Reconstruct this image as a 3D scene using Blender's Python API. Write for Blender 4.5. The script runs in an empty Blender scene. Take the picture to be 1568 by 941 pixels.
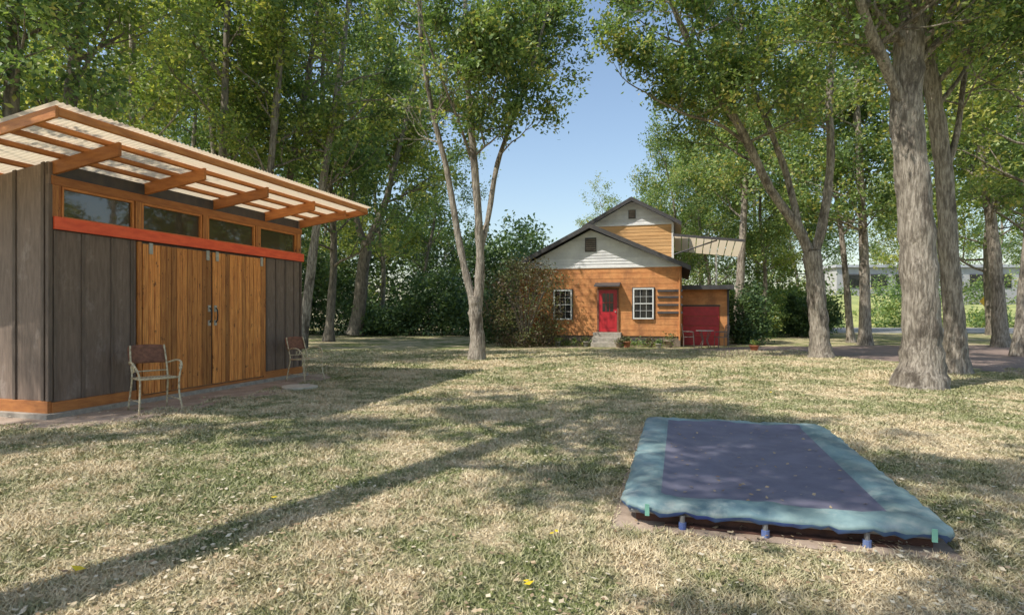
import bpy, math, random
import numpy as np
from mathutils import Vector, Matrix
random.seed(5)
RNG=np.random.default_rng(11)
S=bpy.context.scene
H=1.5; FP=900.0; HY=477.0
ROT=math.radians(-15.9)
def G(x,y,z=0.0):
    Y=(H-z)*FP/(y-HY); return Vector(((x-784)/FP*Y,Y,z))
def PX(x,y,Y): return Vector(((x-784)/FP*Y,Y,H-(y-HY)/FP*Y))
SH=Vector((2.6,1.3,-3.9)).normalized()   # direction the sunlight travels

# ---------------------------------------------------------------- materials
def newmat(name):
    m=bpy.data.materials.new(name); m.use_nodes=True
    nt=m.node_tree
    b=nt.nodes["Principled BSDF"]
    return m,nt,b
def N(nt,t,**k):
    n=nt.nodes.new(t)
    for a,v in k.items():
        if a in n.inputs: n.inputs[a].default_value=v
        else: setattr(n,a,v)
    return n
def mixc(nt,fac,a,b,mode='MIX'):
    n=nt.nodes.new('ShaderNodeMix'); n.data_type='RGBA'; n.blend_type=mode
    for i,v in ((0,fac),(6,a),(7,b)):
        if hasattr(v,'is_output') : nt.links.new(v,n.inputs[i])
        else:
            n.inputs[i].default_value = v if i==0 else (*v,1) if len(v)==3 else v
    return n.outputs[2]
def coords(nt,scale,kind='Object'):
    tc=nt.nodes.new('ShaderNodeTexCoord'); mp=nt.nodes.new('ShaderNodeMapping')
    mp.inputs['Scale'].default_value=scale
    nt.links.new(tc.outputs[kind],mp.inputs[0]); return mp.outputs[0]
def noise(nt,vec,scale,detail=4,rough=.55):
    n=N(nt,'ShaderNodeTexNoise',Scale=scale,Detail=detail,Roughness=rough)
    nt.links.new(vec,n.inputs['Vector']); return n.outputs['Fac']
def ramp(nt,fac,a,b):
    r=nt.nodes.new('ShaderNodeMapRange'); r.inputs[1].default_value=a; r.inputs[2].default_value=b
    nt.links.new(fac,r.inputs[0]); return r.outputs[0]
def attr(nt,name='tint'):
    a=nt.nodes.new('ShaderNodeAttribute'); a.attribute_name=name; return a.outputs['Fac']
def bump(nt,b,h,strength,dist=.01):
    n=N(nt,'ShaderNodeBump',Strength=strength,Distance=dist)
    nt.links.new(h,n.inputs['Height']); nt.links.new(n.outputs[0],b.inputs['Normal'])
def simple(name,c1,c2=None,scale=(1,1,1),ns=6,rough=.7,bs=.3,metal=0,tint=.5,lo=.35,hi=.65,bd=.01,c3=None,s3=2,lo3=.55,hi3=.7,sc3=(1,1,.6)):
    m,nt,b=newmat(name)
    c2=c2 or tuple(x*.6 for x in c1)
    v=coords(nt,scale); f=noise(nt,v,ns,5,.65)
    c=mixc(nt,ramp(nt,f,lo,hi),c1,c2)
    if c3:
        f3=noise(nt,coords(nt,sc3),s3,5,.7); c=mixc(nt,ramp(nt,f3,lo3,hi3),c,c3)
    if tint>0:
        t=attr(nt); mm=nt.nodes.new('ShaderNodeMapRange'); nt.links.new(t,mm.inputs[0])
        mm.inputs[3].default_value=1-tint; mm.inputs[4].default_value=1+tint*.5
        vm=nt.nodes.new('ShaderNodeVectorMath'); vm.operation='SCALE'
        nt.links.new(c,vm.inputs[0]); nt.links.new(mm.outputs[0],vm.inputs['Scale']); c=vm.outputs[0]
    nt.links.new(c,b.inputs['Base Color'])
    b.inputs['Roughness'].default_value=rough; b.inputs['Metallic'].default_value=metal
    if bs>0: bump(nt,b,f,bs,bd)
    return m
M={}
M['siding']=simple('dark_siding',(.25,.188,.148),(.17,.127,.10),(6,6,.8),4,.85,.5,tint=.2,c3=(.32,.26,.22),s3=3)
M['batten']=simple('dark_batten',(.19,.145,.115),(.12,.092,.073),(6,6,.8),4,.85,.5,tint=.2)
M['cedar_v']=simple('cedar_door',(.86,.37,.095),(.44,.135,.03),(12,12,.7),3,.5,.35,tint=.5,lo=.36,hi=.66,c3=(.15,.045,.015),s3=14,lo3=.60,hi3=.68,sc3=(1,1,.45))
M['cedar_h']=simple('cedar_beam',(.62,.25,.07),(.36,.12,.035),(1.2,1.2,6),3,.6,.35,tint=.35,lo=.3,hi=.75)
M['redband']=simple('red_band',(.9,.14,.05),(.75,.09,.035),(1,1,4),4,.5,.15,tint=.15)
M['steel']=simple('galvanised',(.55,.55,.50),(.35,.35,.33),(1,1,1),20,.4,.1,metal=.3,tint=0)
M['black']=simple('black_metal',(.02,.02,.02),(.03,.03,.03),rough=.5,bs=0,tint=0)
M['iron']=simple('painted_iron',(.12,.10,.09),(.2,.16,.13),(1,1,1),20,.6,.1,tint=0)
M['concrete']=simple('concrete',(.44,.40,.34),(.28,.25,.21),(1,1,1),8,.9,.5,tint=0)
M['stone']=simple('pale_stone',(.66,.61,.50),(.46,.42,.34),(1,1,1),8,.9,.5,tint=0)
M['orange']=simple('orange_siding',(.72,.33,.12),(.54,.21,.07),(1.0,1.0,2.5),2.2,.7,.25,tint=.08,c3=(.34,.14,.055),s3=1.6,lo3=.46,hi3=.70)
M['wood2']=simple('upper_siding',(.72,.43,.19),(.57,.31,.12),(.8,1,6),2.2,.7,.25,tint=.15)
M['white']=simple('white_siding',(.76,.76,.75),(.60,.60,.61),(1,1,1),2,.6,.1,tint=.1)
M['trim']=simple('white_trim',(.8,.8,.78),(.7,.7,.68),rough=.5,bs=0,tint=0)
M['dark']=simple('dark_trim',(.05,.05,.06),(.08,.075,.07),rough=.6,bs=.1,tint=.1)
M['shingle']=simple('shingle',(.13,.125,.13),(.08,.08,.08),(1,1,1),14,.9,.5,tint=.2)
M['greymetal']=simple('grey_roof',(.55,.57,.60),(.42,.43,.46),(1,1,1),3,.4,.1,tint=0)
M['bldg']=simple('pale_wall',(.52,.52,.51),(.42,.42,.42),(1,1,1),1,.8,.1,tint=0)
M['found']=simple('foundation',(.32,.25,.19),(.18,.14,.11),(1,1,1),5,.9,.4,tint=.3)
M['red']=simple('red_door',(.55,.025,.035),(.42,.018,.027),rough=.4,bs=0,tint=.1)
M['rust']=simple('rusty_metal',(.28,.125,.075),(.14,.065,.04),(1,1,1),18,.8,.4,tint=0)
M['cream']=simple('cream_metal',(.66,.59,.40),(.30,.17,.09),(1,1,1),22,.6,.2,tint=0,lo=.45,hi=.68)
M['terra']=simple('terracotta',(.42,.16,.08),(.3,.11,.06),rough=.8,bs=.1,tint=0)
M['pad']=simple('teal_vinyl',(.25,.355,.345),(.13,.215,.24),(1,1,1),3.5,.5,.35,tint=.3,bd=.03,c3=(.38,.43,.40),s3=5,lo3=.50,hi3=.72)  # teal vinyl; the pale streaks paint sun dapples into its colour
M['padedge']=simple('blue_vinyl_edge',(.09,.17,.25),(.03,.06,.24),(1,1,1),3,.45,.3,tint=.2)
M['mat']=simple('jump_mat',(.13,.125,.175),(.18,.175,.23),(1,1,1),3,.6,.15,tint=0,c3=(.23,.215,.24),s3=6,lo3=.55,hi3=.8)
M['blue']=simple('blue_plastic',(.07,.12,.36),(.16,.22,.4),rough=.5,bs=0,tint=0)
M['pole']=simple('galv_frame',(.32,.33,.34),(.2,.2,.2),rough=.4,metal=.3,bs=0,tint=0)
M['strap']=simple('green_strap',(.25,.55,.42),(.2,.45,.35),rough=.6,bs=0,tint=0)
M['pitwood']=simple('pit_boards',(.16,.075,.05),(.08,.04,.03),(1,1,1),8,.9,.4,tint=0)
M['dirt']=simple('bare_dirt',(.46,.36,.28),(.30,.225,.17),(1,1,1),3.2,.95,.8,tint=0,bd=.03)
M['drive']=simple('dirt_drive',(.30,.215,.18),(.19,.14,.115),(1,1,1),1.6,.95,.7,tint=0,bd=.03)
M['asphalt']=simple('asphalt',(.28,.28,.28),(.2,.2,.2),(1,1,1),3,.9,.2,tint=0)
M['yellow']=simple('sign_yellow',(.75,.45,.02),(.7,.42,.02),rough=.4,bs=0,tint=0)
M['bark']=simple('bark_grey',(.46,.405,.335),(.19,.16,.125),(7,7,1.1),3.4,.9,1.0,tint=0,lo=.40,hi=.60,bd=.06,c3=(.11,.09,.07),s3=3.4,lo3=.50,hi3=.64,sc3=(1,1,.4))
M['barkd']=simple('bark_dark',(.28,.24,.19),(.11,.095,.075),(4,4,1.1),2.6,.9,.9,tint=0,lo=.38,hi=.62,bd=.04)
def glassmat(name,c=(.02,.022,.024),spec=.5,ior=1.5):
    m,nt,b=newmat(name); b.inputs['Base Color'].default_value=(*c,1); b.inputs['Roughness'].default_value=.03
    b.inputs['Specular IOR Level'].default_value=spec; b.inputs['IOR'].default_value=ior
    v=coords(nt,(1,1,1)); f=noise(nt,v,2.5,2); bump(nt,b,f,.06,.01); return m
M['glass']=glassmat('window_glass')
M['glass2']=glassmat('clerestory_glass',(.06,.048,.03),.7,1.7)
m,nt,b=newmat('roof_panel'); b.inputs['Base Color'].default_value=(.86,.77,.63,1); b.inputs['Roughness'].default_value=.5
tr=N(nt,'ShaderNodeBsdfTranslucent'); tr.inputs[0].default_value=(.86,.73,.54,1)
mx=N(nt,'ShaderNodeMixShader'); mx.inputs[0].default_value=.52
nt.links.new(b.outputs[0],mx.inputs[1]); nt.links.new(tr.outputs[0],mx.inputs[2])
nt.links.new(mx.outputs[0],nt.nodes['Material Output'].inputs[0]); M['panel']=m
def leafmat(name,stops,trans=.4):
    m,nt,b=newmat(name)
    r=nt.nodes.new('ShaderNodeValToRGB'); e=r.color_ramp.elements
    while len(e)<len(stops): e.new(.5)
    for i,(p,c) in enumerate(stops): e[i].position=p; e[i].color=(*c,1)
    oi=nt.nodes.new('ShaderNodeObjectInfo')
    ad=nt.nodes.new('ShaderNodeMath'); ad.operation='MULTIPLY_ADD'; ad.inputs[1].default_value=.2
    nt.links.new(oi.outputs['Random'],ad.inputs[0]); nt.links.new(attr(nt),ad.inputs[2])
    nt.links.new(ad.outputs[0],r.inputs[0])
    nt.links.new(r.outputs[0],b.inputs['Base Color']); b.inputs['Roughness'].default_value=.5
    t=N(nt,'ShaderNodeBsdfTranslucent')
    g=nt.nodes.new('ShaderNodeVectorMath'); g.operation='MULTIPLY'; g.inputs[1].default_value=(1.5,1.5,.75)
    nt.links.new(r.outputs[0],g.inputs[0]); nt.links.new(g.outputs[0],t.inputs[0])
    mx=N(nt,'ShaderNodeMixShader'); mx.inputs[0].default_value=trans
    nt.links.new(b.outputs[0],mx.inputs[1]); nt.links.new(t.outputs[0],mx.inputs[2])
    nt.links.new(mx.outputs[0],nt.nodes['Material Output'].inputs[0]); return m
M['leaf']=leafmat('leaf_green',[(0,(.06,.115,.045)),(.45,(.16,.25,.085)),(.85,(.31,.40,.13)),(1,(.48,.44,.14))],.35)
M['leafd']=leafmat('leaf_dark',[(0,(.03,.07,.035)),(.6,(.09,.155,.065)),(1,(.18,.26,.09))],.3)
M['leafy']=leafmat('leaf_lime',[(0,(.09,.15,.045)),(.5,(.235,.32,.09)),(1,(.50,.49,.15))],.4)
M['leafr']=leafmat('leaf_mixed',[(0,(.10,.055,.04)),(.5,(.15,.135,.065)),(1,(.17,.23,.085))],.3)
M['litter']=leafmat('dry_leaves',[(0,(.22,.13,.07)),(.5,(.50,.39,.25)),(.9,(.74,.67,.52)),(1,(.76,.68,.52))],.1)
M['yleaf']=leafmat('yellow_leaf',[(0,(.8,.6,.03)),(1,(.85,.68,.05))],.3)

def grassnodes(nt,b,blade=False):
    g=nt.nodes.new('ShaderNodeNewGeometry'); p=g.outputs['Position']
    a=noise(nt,p,.5,5,.6); c=noise(nt,p,2.2,6,.78); f=noise(nt,p,34,4,.75)
    md=nt.nodes.new('ShaderNodeMath'); md.operation='MULTIPLY_ADD'; md.inputs[1].default_value=1.3
    nt.links.new(c,md.inputs[0]); nt.links.new(a,md.inputs[2])
    k=ramp(nt,md.outputs[0],1.03,1.25)
    tan=(.72,.61,.40); grn=(.24,.275,.095)
    col=mixc(nt,k,tan,grn)
    a2=noise(nt,p,1.1,5,.7)
    col=mixc(nt,ramp(nt,a2,.56,.72),col,mixc(nt,.55,col,(.36,.25,.15)))
    col=mixc(nt,ramp(nt,f,.38,.66),col,mixc(nt,k,(.42,.32,.20),(.10,.12,.045)))
    if blade:
        col=mixc(nt,attr(nt),col,mixc(nt,.38,col,(.84,.75,.54)))
    nt.links.new(col,b.inputs['Base Color']); b.inputs['Roughness'].default_value=.9
    b.inputs['Specular IOR Level'].default_value=.15
    if not blade: bump(nt,b,f,1.0,.04)
m,nt,b=newmat('lawn'); grassnodes(nt,b); M['lawn']=m
m,nt,b=newmat('grass_blade'); grassnodes(nt,b,True); M['blade']=m
M['hill']=simple('hill_grass',(.40,.41,.15),(.24,.28,.10),(1,1,1),.5,.9,.3,tint=0)

# ---------------------------------------------------------------- mesh helpers
def link(o,parent=None):
    S.collection.objects.link(o)
    if parent: o.parent=parent
    return o
def empty(name,loc=(0,0,0),rz=0,parent=None):
    o=bpy.data.objects.new(name,None); o.empty_display_size=.2
    o.location=loc; o.rotation_euler=(0,0,rz); return link(o,parent)
class B:
    def __init__(s): s.v=[];s.f=[];s.m=[];s.t=[];s.mats=[]
    def mi(s,k):
        if k not in s.mats: s.mats.append(k)
        return s.mats.index(k)
    def add(s,vs,fs,k,t=None):
        t=random.random() if t is None else t
        b=len(s.v); s.v+= [tuple(v) for v in vs]; i=s.mi(k)
        for f in fs: s.f.append(tuple(b+j for j in f)); s.m.append(i)
        s.t+=[t]*len(vs)
    def hexa(s,c,k,t=None):
        s.add(c,[(0,3,2,1),(4,5,6,7),(0,1,5,4),(1,2,6,5),(2,3,7,6),(3,0,4,7)],k,t)
    def box(s,x0,x1,y0,y1,z0,z1,k,t=None):
        s.hexa([(x0,y0,z0),(x1,y0,z0),(x1,y1,z0),(x0,y1,z0),(x0,y0,z1),(x1,y0,z1),(x1,y1,z1),(x0,y1,z1)],k,t)
    def slopebox(s,x0,x1,y0,y1,zf,h,k,t=None):
        s.hexa([(x0,y0,zf(x0)-h),(x1,y0,zf(x1)-h),(x1,y1,zf(x1)-h),(x0,y1,zf(x0)-h),(x0,y0,zf(x0)),(x1,y0,zf(x1)),(x1,y1,zf(x1)),(x0,y1,zf(x0))],k,t)
    def tube(s,pts,rad,n,k,t=.5,cap=True):
        V,F=tube(pts,rad,n); s.add(V,[tuple(f) for f in F],k,t)
        if cap:
            b=len(s.v)-len(V); i=s.mi(k)
            s.f.append(tuple(b+j for j in range(n))[::-1]); s.m.append(i)
            s.f.append(tuple(len(s.v)-n+j for j in range(n))); s.m.append(i)
    def obj(s,name,parent=None,bevel=0,smooth=False):
        me=bpy.data.meshes.new(name); me.from_pydata(s.v,[],s.f); 
        for k in s.mats: me.materials.append(M[k])
        me.polygons.foreach_set('material_index',s.m)
        a=me.attributes.new('tint','FLOAT','POINT'); a.data.foreach_set('value',s.t)
        if smooth: me.polygons.foreach_set('use_smooth',[True]*len(s.f))
        me.update(); o=link(bpy.data.objects.new(name,me),parent)
        if bevel:
            bm=o.modifiers.new('bevel','BEVEL'); bm.width=bevel; bm.segments=1; bm.limit_method='ANGLE'
        return o
def tube(pts,rad,n=7):
    P=np.array([tuple(p) for p in pts],float); R=np.broadcast_to(np.array(rad,float),(len(P),))
    T=np.gradient(P,axis=0); T/=np.linalg.norm(T,axis=1)[:,None]+1e-9
    ref=np.array([.31,.17,.93]) if abs(T[:,2]).mean()<.75 else np.array([1.,.1,.05])
    A=np.cross(T,ref); A/=np.linalg.norm(A,axis=1)[:,None]+1e-9
    C=np.cross(T,A)
    an=np.arange(n)/n*2*math.pi
    V=P[:,None,:]+R[:,None,None]*(np.cos(an)[None,:,None]*A[:,None,:]+np.sin(an)[None,:,None]*C[:,None,:])
    V=V.reshape(-1,3); F=[]
    for i in range(len(P)-1):
        for j in range(n):
            F.append((i*n+j,i*n+(j+1)%n,(i+1)*n+(j+1)%n,(i+1)*n+j))
    return V,np.array(F)
def npmesh(name,V,F,mat,tint=None,smooth=False):
    me=bpy.data.meshes.new(name); k=F.shape[1]
    me.vertices.add(len(V)); me.vertices.foreach_set('co',V.astype(np.float32).ravel())
    me.loops.add(F.size); me.loops.foreach_set('vertex_index',F.astype(np.int32).ravel())
    me.polygons.add(len(F)); me.polygons.foreach_set('loop_start',np.arange(0,F.size,k,dtype=np.int32))
    try: me.polygons.foreach_set('loop_total',np.full(len(F),k,dtype=np.int32))
    except Exception: pass
    me.update(calc_edges=True)
    if smooth: me.polygons.foreach_set('use_smooth',np.ones(len(F),dtype=bool))
    if tint is not None:
        a=me.attributes.new('tint','FLOAT','POINT'); a.data.foreach_set('value',tint.astype(np.float32))
    me.materials.append(M[mat]); return me
def leaves(C,per,sd,size,flat=.8,tbase=None):
    C=np.asarray(C); n=len(C)*per
    cs=RNG.uniform(.6,1.3,len(C))
    cen=np.repeat(C,per,0)+RNG.normal(size=(n,3))*np.array([sd,sd,sd*flat])*np.repeat(cs,per)[:,None]
    nr=RNG.normal(size=(n,3))+np.array([0,0,.9]); nr/=np.linalg.norm(nr,axis=1)[:,None]
    a=np.cross(nr,RNG.normal(size=(n,3))); a/=np.linalg.norm(a,axis=1)[:,None]
    b=np.cross(nr,a); s=(size*RNG.uniform(.6,1.35,n))[:,None]
    V=np.stack([cen-a*s,cen+b*s*.55-a*s*.1,cen+a*s,cen-b*s*.55-a*s*.1],1).reshape(-1,3)
    F=np.arange(n*4).reshape(-1,4)
    ct=RNG.uniform(.0,.8,len(C)) if tbase is None else tbase
    t=np.clip(np.repeat(ct,per)+RNG.normal(size=n)*.15,0,1)
    return V,F,np.repeat(t,4)
def catmull(P,sub=5):
    P=[Vector(p) for p in P]; Q=[2*P[0]-P[1]]+P+[2*P[-1]-P[-2]]; out=[]
    for i in range(1,len(Q)-2):
        for k in range(sub):
            t=k/sub; a,b,c,d=Q[i-1:i+3]
            out.append(.5*((2*b)+(c-a)*t+(2*a-5*b+4*c-d)*t*t+(3*b-a-3*c+d)*t**3))
    out.append(P[-1]); return out
class Tree:
    def __init__(s,seed): s.V=[];s.F=[];s.n=0;s.C=[];s.r=random.Random(seed)
    def tub(s,p,r,n):
        V,F=tube(p,r,n)
        if n>=9:   # furrowed, slightly irregular trunk surface
            P=np.repeat(np.array([tuple(q) for q in p]),n,0); d=V-P
            k=1+.05*np.sin(V[:,2]*5.1+np.arange(len(V))%n*2.3)+.04*RNG.normal(size=len(V)); V=P+d*k[:,None]
        s.V.append(V); s.F.append(F+s.n); s.n+=len(V)
    def rv(s): return Vector((s.r.gauss(0,1),s.r.gauss(0,1),s.r.gauss(0,1)))
    def grow(s,p,d,L,r,lvl,mx,up=.05,kids=4):
        r_=s.r; n=5; pts=[p.copy()]; d=d.normalized()
        for i in range(n):
            d=(d+s.rv()*.13+Vector((0,0,up))).normalized(); pts.append(pts[-1]+d*L/n)
        s.tub(pts,[max(.008,r*(1-.12*i)) for i in range(n+1)],7 if lvl==1 else 5 if lvl==2 else 3)
        if lvl>=mx:
            for i in (2,3,4,5): s.C.append(tuple(pts[i]+s.rv()*.12*L))
            return
        if lvl==mx-1: s.C.append(tuple(pts[4])); 
        for k in range(kids):
            t=r_.uniform(.3,1) if k else 1
            i=min(n,int(t*n)); q=pts[i]
            ax=d.cross(s.rv()).normalized()
            dd=Matrix.Rotation(math.radians(r_.uniform(22,60) if k else 15),3,ax)@d
            s.grow(q,dd,L*r_.uniform(.5,.75),r*(1-.12*i)*.62,lvl+1,mx,up,kids)
    def stem(s,P,r0,r1,start=.4,nb=10,bl=2.5,mx=3,rise=.5,n=12,flare=0,kids=4,az=None):
        pts=catmull(P,7); m=len(pts)
        acc=0; rad=[]
        for i in range(m):
            t=i/(m-1); r=r0+(r1-r0)*t
            if flare: r*=1+flare*math.exp(-acc/.35)
            r*=1+.06*s.r.uniform(-1,1)
            rad.append(r)
            if i<m-1: acc+=(pts[i+1]-pts[i]).length
        s.tub(pts,rad,n)
        for k in range(nb):
            t=start+(1-start)*(k+s.r.random())/nb; i=min(m-2,int(t*(m-1)))
            a=s.r.uniform(0,2*math.pi) if az is None else s.r.gauss(az[0],az[1])
            d=Vector((math.cos(a),math.sin(a),s.r.uniform(rise-.3,rise+.5)))
            s.grow(pts[i],d,bl*s.r.uniform(.7,1.25)*(1.15-.4*t),min(rad[i]*.38,.08),1,mx,.05,kids)
        s.grow(pts[-1],pts[-1]-pts[-3],bl,r1*.9,1,mx,.05,kids)
    def meshes(s,name,bark,leaf,per,sd,size,drop=None,keep=1):
        me1=npmesh(name+'_trunk',np.concatenate(s.V),np.concatenate(s.F),bark,smooth=True)
        C=np.array(s.C)
        if keep<1: C=C[[s.r.random()<keep for c in C]]
        if drop is not None: C=C[[drop(c) for c in C]]
        V,F,t=leaves(C,per,sd,size); me2=npmesh(name+'_leaves',V,F,leaf,t)
        print(name,'clusters',len(C),'leaves',len(F)); return me1,me2
def place(name,meshes,loc=(0,0,0),rz=0,sc=1,parent=None):
    e=empty(name,loc,rz,parent); e.scale=(sc,)*3
    link(bpy.data.objects.new('trunk',meshes[0]),e); link(bpy.data.objects.new('foliage',meshes[1]),e); return e

# ---------------------------------------------------------------- ground
def sheet(name,poly,z,mat,jit=.12,sub=24,parent=None):
    pts=[]
    for i in range(len(poly)):
        a=Vector(poly[i][:2]); c=Vector(poly[(i+1)%len(poly)][:2]); nrm=Vector((-(c-a).y,(c-a).x)).normalized()
        w=0
        for k in range(sub):
            w=w*.7+random.gauss(0,1)*jit*.6
            q=a.lerp(c,k/sub)+nrm*w*min(1,4*min(k/sub,1-k/sub)+.2); pts.append((q.x,q.y,z))
    me=bpy.data.meshes.new(name); me.from_pydata(pts,[],[tuple(range(len(pts)))]); me.materials.append(M[mat])
    o=link(bpy.data.objects.new(name,me),parent); 
    return o
b=B(); b.add([(-400,-200,0),(400,-200,0),(400,600,0),(-400,600,0)],[(0,1,2,3)],'lawn'); b.obj('ground')

# ---------------------------------------------------------------- shed
O=G(75,640); shed=empty('garden_shed',O,ROT)
L=5.75; D=3.5; SX=1.5; Y0=-1.0; Y1=6.17
zt=lambda x:3.97-.145*(SX-x)
zu=lambda x:zt(x)-.055
zr=lambda x:zu(x)-.06
b=B()
b.box(-D-.1,.12,-.12,L+.1,0,.07,'concrete')
b.box(-D,.0,.0,L,.07,.075,'concrete')
b.box(-D,.012,-.03,.02,.07,.24,'cedar_h',.4)
b.box(-.02,.035,.022,1.36,.07,.22,'cedar_h',.6); b.box(-.02,.035,4.46,L,.07,.22,'cedar_h',.5)
b.obj('base',shed,.006)
b=B()
b.box(-.10,0,.03,1.38,.22,2.66,'siding',.5); b.box(-.10,0,4.46,L,.22,2.66,'siding',.5)
b.box(-.10,-.03,1.38,4.46,.22,2.66,'siding',.2)
for y in (.05,.46,.93,1.27): b.box(.0,.024,y,y+.055,.222,2.655,'batten')
for y in (4.50,4.82,5.14,5.45,L-.06): b.box(.0,.024,y,y+.05,.222,2.655,'batten')
def side(y,yo):
    b.hexa([(-D,y,.24),(-.0,y,.24),(-.0,y+.1,.24),(-D,y+.1,.24),(-D,y,zr(-D)),(-.0,y,zr(0)-.02),(-.0,y+.1,zr(0)-.02),(-D,y+.1,zr(-D))],'siding',.9)
    for i in range(7):
        x=-.07-.55*i
        b.hexa([(x-.06,y+yo*.024,.242),(x,y+yo*.024,.242),(x,y+(.002 if yo<0 else .1),.242),(x-.06,y+(.002 if yo<0 else .1),.242),
                (x-.06,y+yo*.024,zr(x-.06)-.01),(x,y+yo*.024,zr(x)-.01),(x,y+(.002 if yo<0 else .1),zr(x)-.01),(x-.06,y+(.002 if yo<0 else .1),zr(x-.06)-.01)],'batten')
side(0,-1); side(L-.1,1)
b.box(-D,-D+.1,.1,L-.1,.24,zr(-D),'siding')
b.box(-.03,.03,-.03,.03,.24,3.30,'batten',.6)
b.obj('walls',shed,.004)
b=B()
b.box(-.09,.02,.03,L,3.30,3.43,'cedar_h',.1)
b.box(-.06,-.01,.0,L,3.43,zr(-.06)-.01,'dark')
b.box(-.09,.015,.03,L,2.662,2.84,'dark')
wins=[(.17,1.34),(1.48,2.75),(2.89,4.17),(4.31,5.55)]
for a,c in wins:
    b.box(-.05,-.03,a,c,2.86,3.28,'glass2')
    b.box(-.04,.012,a,a+.035,2.84,3.30,'cedar_v',.5); b.box(-.04,.012,c-.035,c,2.84,3.30,'cedar_v',.5)
    b.box(-.04,.01,a+.035,c-.035,3.262,3.30,'cedar_h',.8); b.box(-.04,.01,a+.035,c-.035,2.84,2.87,'cedar_h',.8)
for y in (.03,1.36,2.77,4.19,5.57): b.box(-.08,.022,y,y+.12,2.842,3.30,'cedar_v',.15)
b.box(.02,.06,.04,L+.02,2.67,2.85,'redband')
b.obj('clerestory',shed,.004)
b=B()
def door(a,c):
    n=13; w=(c-a)/n
    for i in range(n):
        b.box(.03,.055+random.uniform(0,.003),a+i*w+.005,a+(i+1)*w-.004,.14,2.62,'cedar_v')
    b.box(.005,.026,a,c,.14,2.62,'dark',.1)
door(1.46,2.93); door(2.96,4.40)
b.box(0,.045,1.385,1.45,.1,2.65,'cedar_v',.5); b.box(0,.045,4.41,4.455,.1,2.65,'cedar_v',.5)
b.box(-.03,.06,1.38,4.46,.07,.12,'cedar_h',.4)
b.obj('doors',shed,.004)
b=B()
for y in (1.6,2.83,3.06,4.3):
    b.box(.06,.075,y-.035,y+.035,2.46,2.64,'steel')
for y in (2.87,3.02):
    b.box(.058,.07,y-.03,y+.03,1.50,1.62,'steel'); b.box(.058,.07,y-.03,y+.03,1.24,1.34,'steel')
    b.tube([(.075,y,1.30),(.11,y,1.34),(.12,y,1.43),(.11,y,1.54),(.075,y,1.57)],.012,8,'black')
b.obj('door_hardware',shed)
b=B()
for y in (.05,1.55,3.05,4.5,5.68,):
    b.slopebox(-D-.3,1.2,y,y+.05,zr,.19,'cedar_h')
    b.slopebox(-.14,-.09,y-.02,y+.07,zr,.2,'steel')
for x in (1.40,.98,.56,.14,-.5,-1.1,-1.8,-2.6,-3.4):
    b.slopebox(x-.03,x+.03,Y0+.03,Y1-.03,zu,.06,'cedar_h')
b.slopebox(SX-.04,SX,Y0+.03,Y1-.03,zu,.10,'cedar_h',.8)
b.slopebox(-D-.5,SX,Y0-.01,Y0+.028,lambda x:zu(x)+.01,.14,'cedar_h',.7)
b.slopebox(-D-.5,SX,Y1-.028,Y1+.01,lambda x:zu(x)+.01,.14,'cedar_h',.5)
b.obj('roof_framing',shed,.004)
ny=int((Y1-Y0)/.0125); ys=np.linspace(Y0-.05,Y1+.05,ny); xs=np.linspace(-D-.6,SX+.07,5)
V=[];F=[]
for xx in xs:
    for y in ys: V.append((xx,y,zt(xx)-.03+.009*math.sin(y/.076*2*math.pi)))
for i in range(len(xs)-1):
    for j in range(ny-1): F.append((i*ny+j,(i+1)*ny+j,(i+1)*ny+j+1,i*ny+j+1))
me=npmesh('roof_sheet',np.array(V),np.array(F),'panel',smooth=True); o=link(bpy.data.objects.new('roof_sheet',me),shed)
def SL(x,y):
    v=Matrix.Rotation(ROT,3,'Z')@Vector((x,y,0))+O; return (v.x,v.y)
sheet('bare_earth',[SL(-4,-.7),SL(.4,-.75),SL(1.3,-.1),SL(1.35,1.5),SL(1.5,3.5),SL(1.0,5.4),SL(.4,6.2),SL(-4,6.4)],.004,'dirt',.07)
b=B(); n=20; c=G(458,594)
vs=[(c.x+.34*math.cos(a)*(1+.06*math.sin(3*a)),c.y+.34*math.sin(a),z) for z in (.0,.045) for a in [i/n*2*math.pi for i in range(n)]]
b.add(vs,[tuple(range(n,2*n))]+[(i,(i+1)%n,n+(i+1)%n,n+i) for i in range(n)],'stone'); b.obj('stepping_stone',None,.008)

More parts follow.
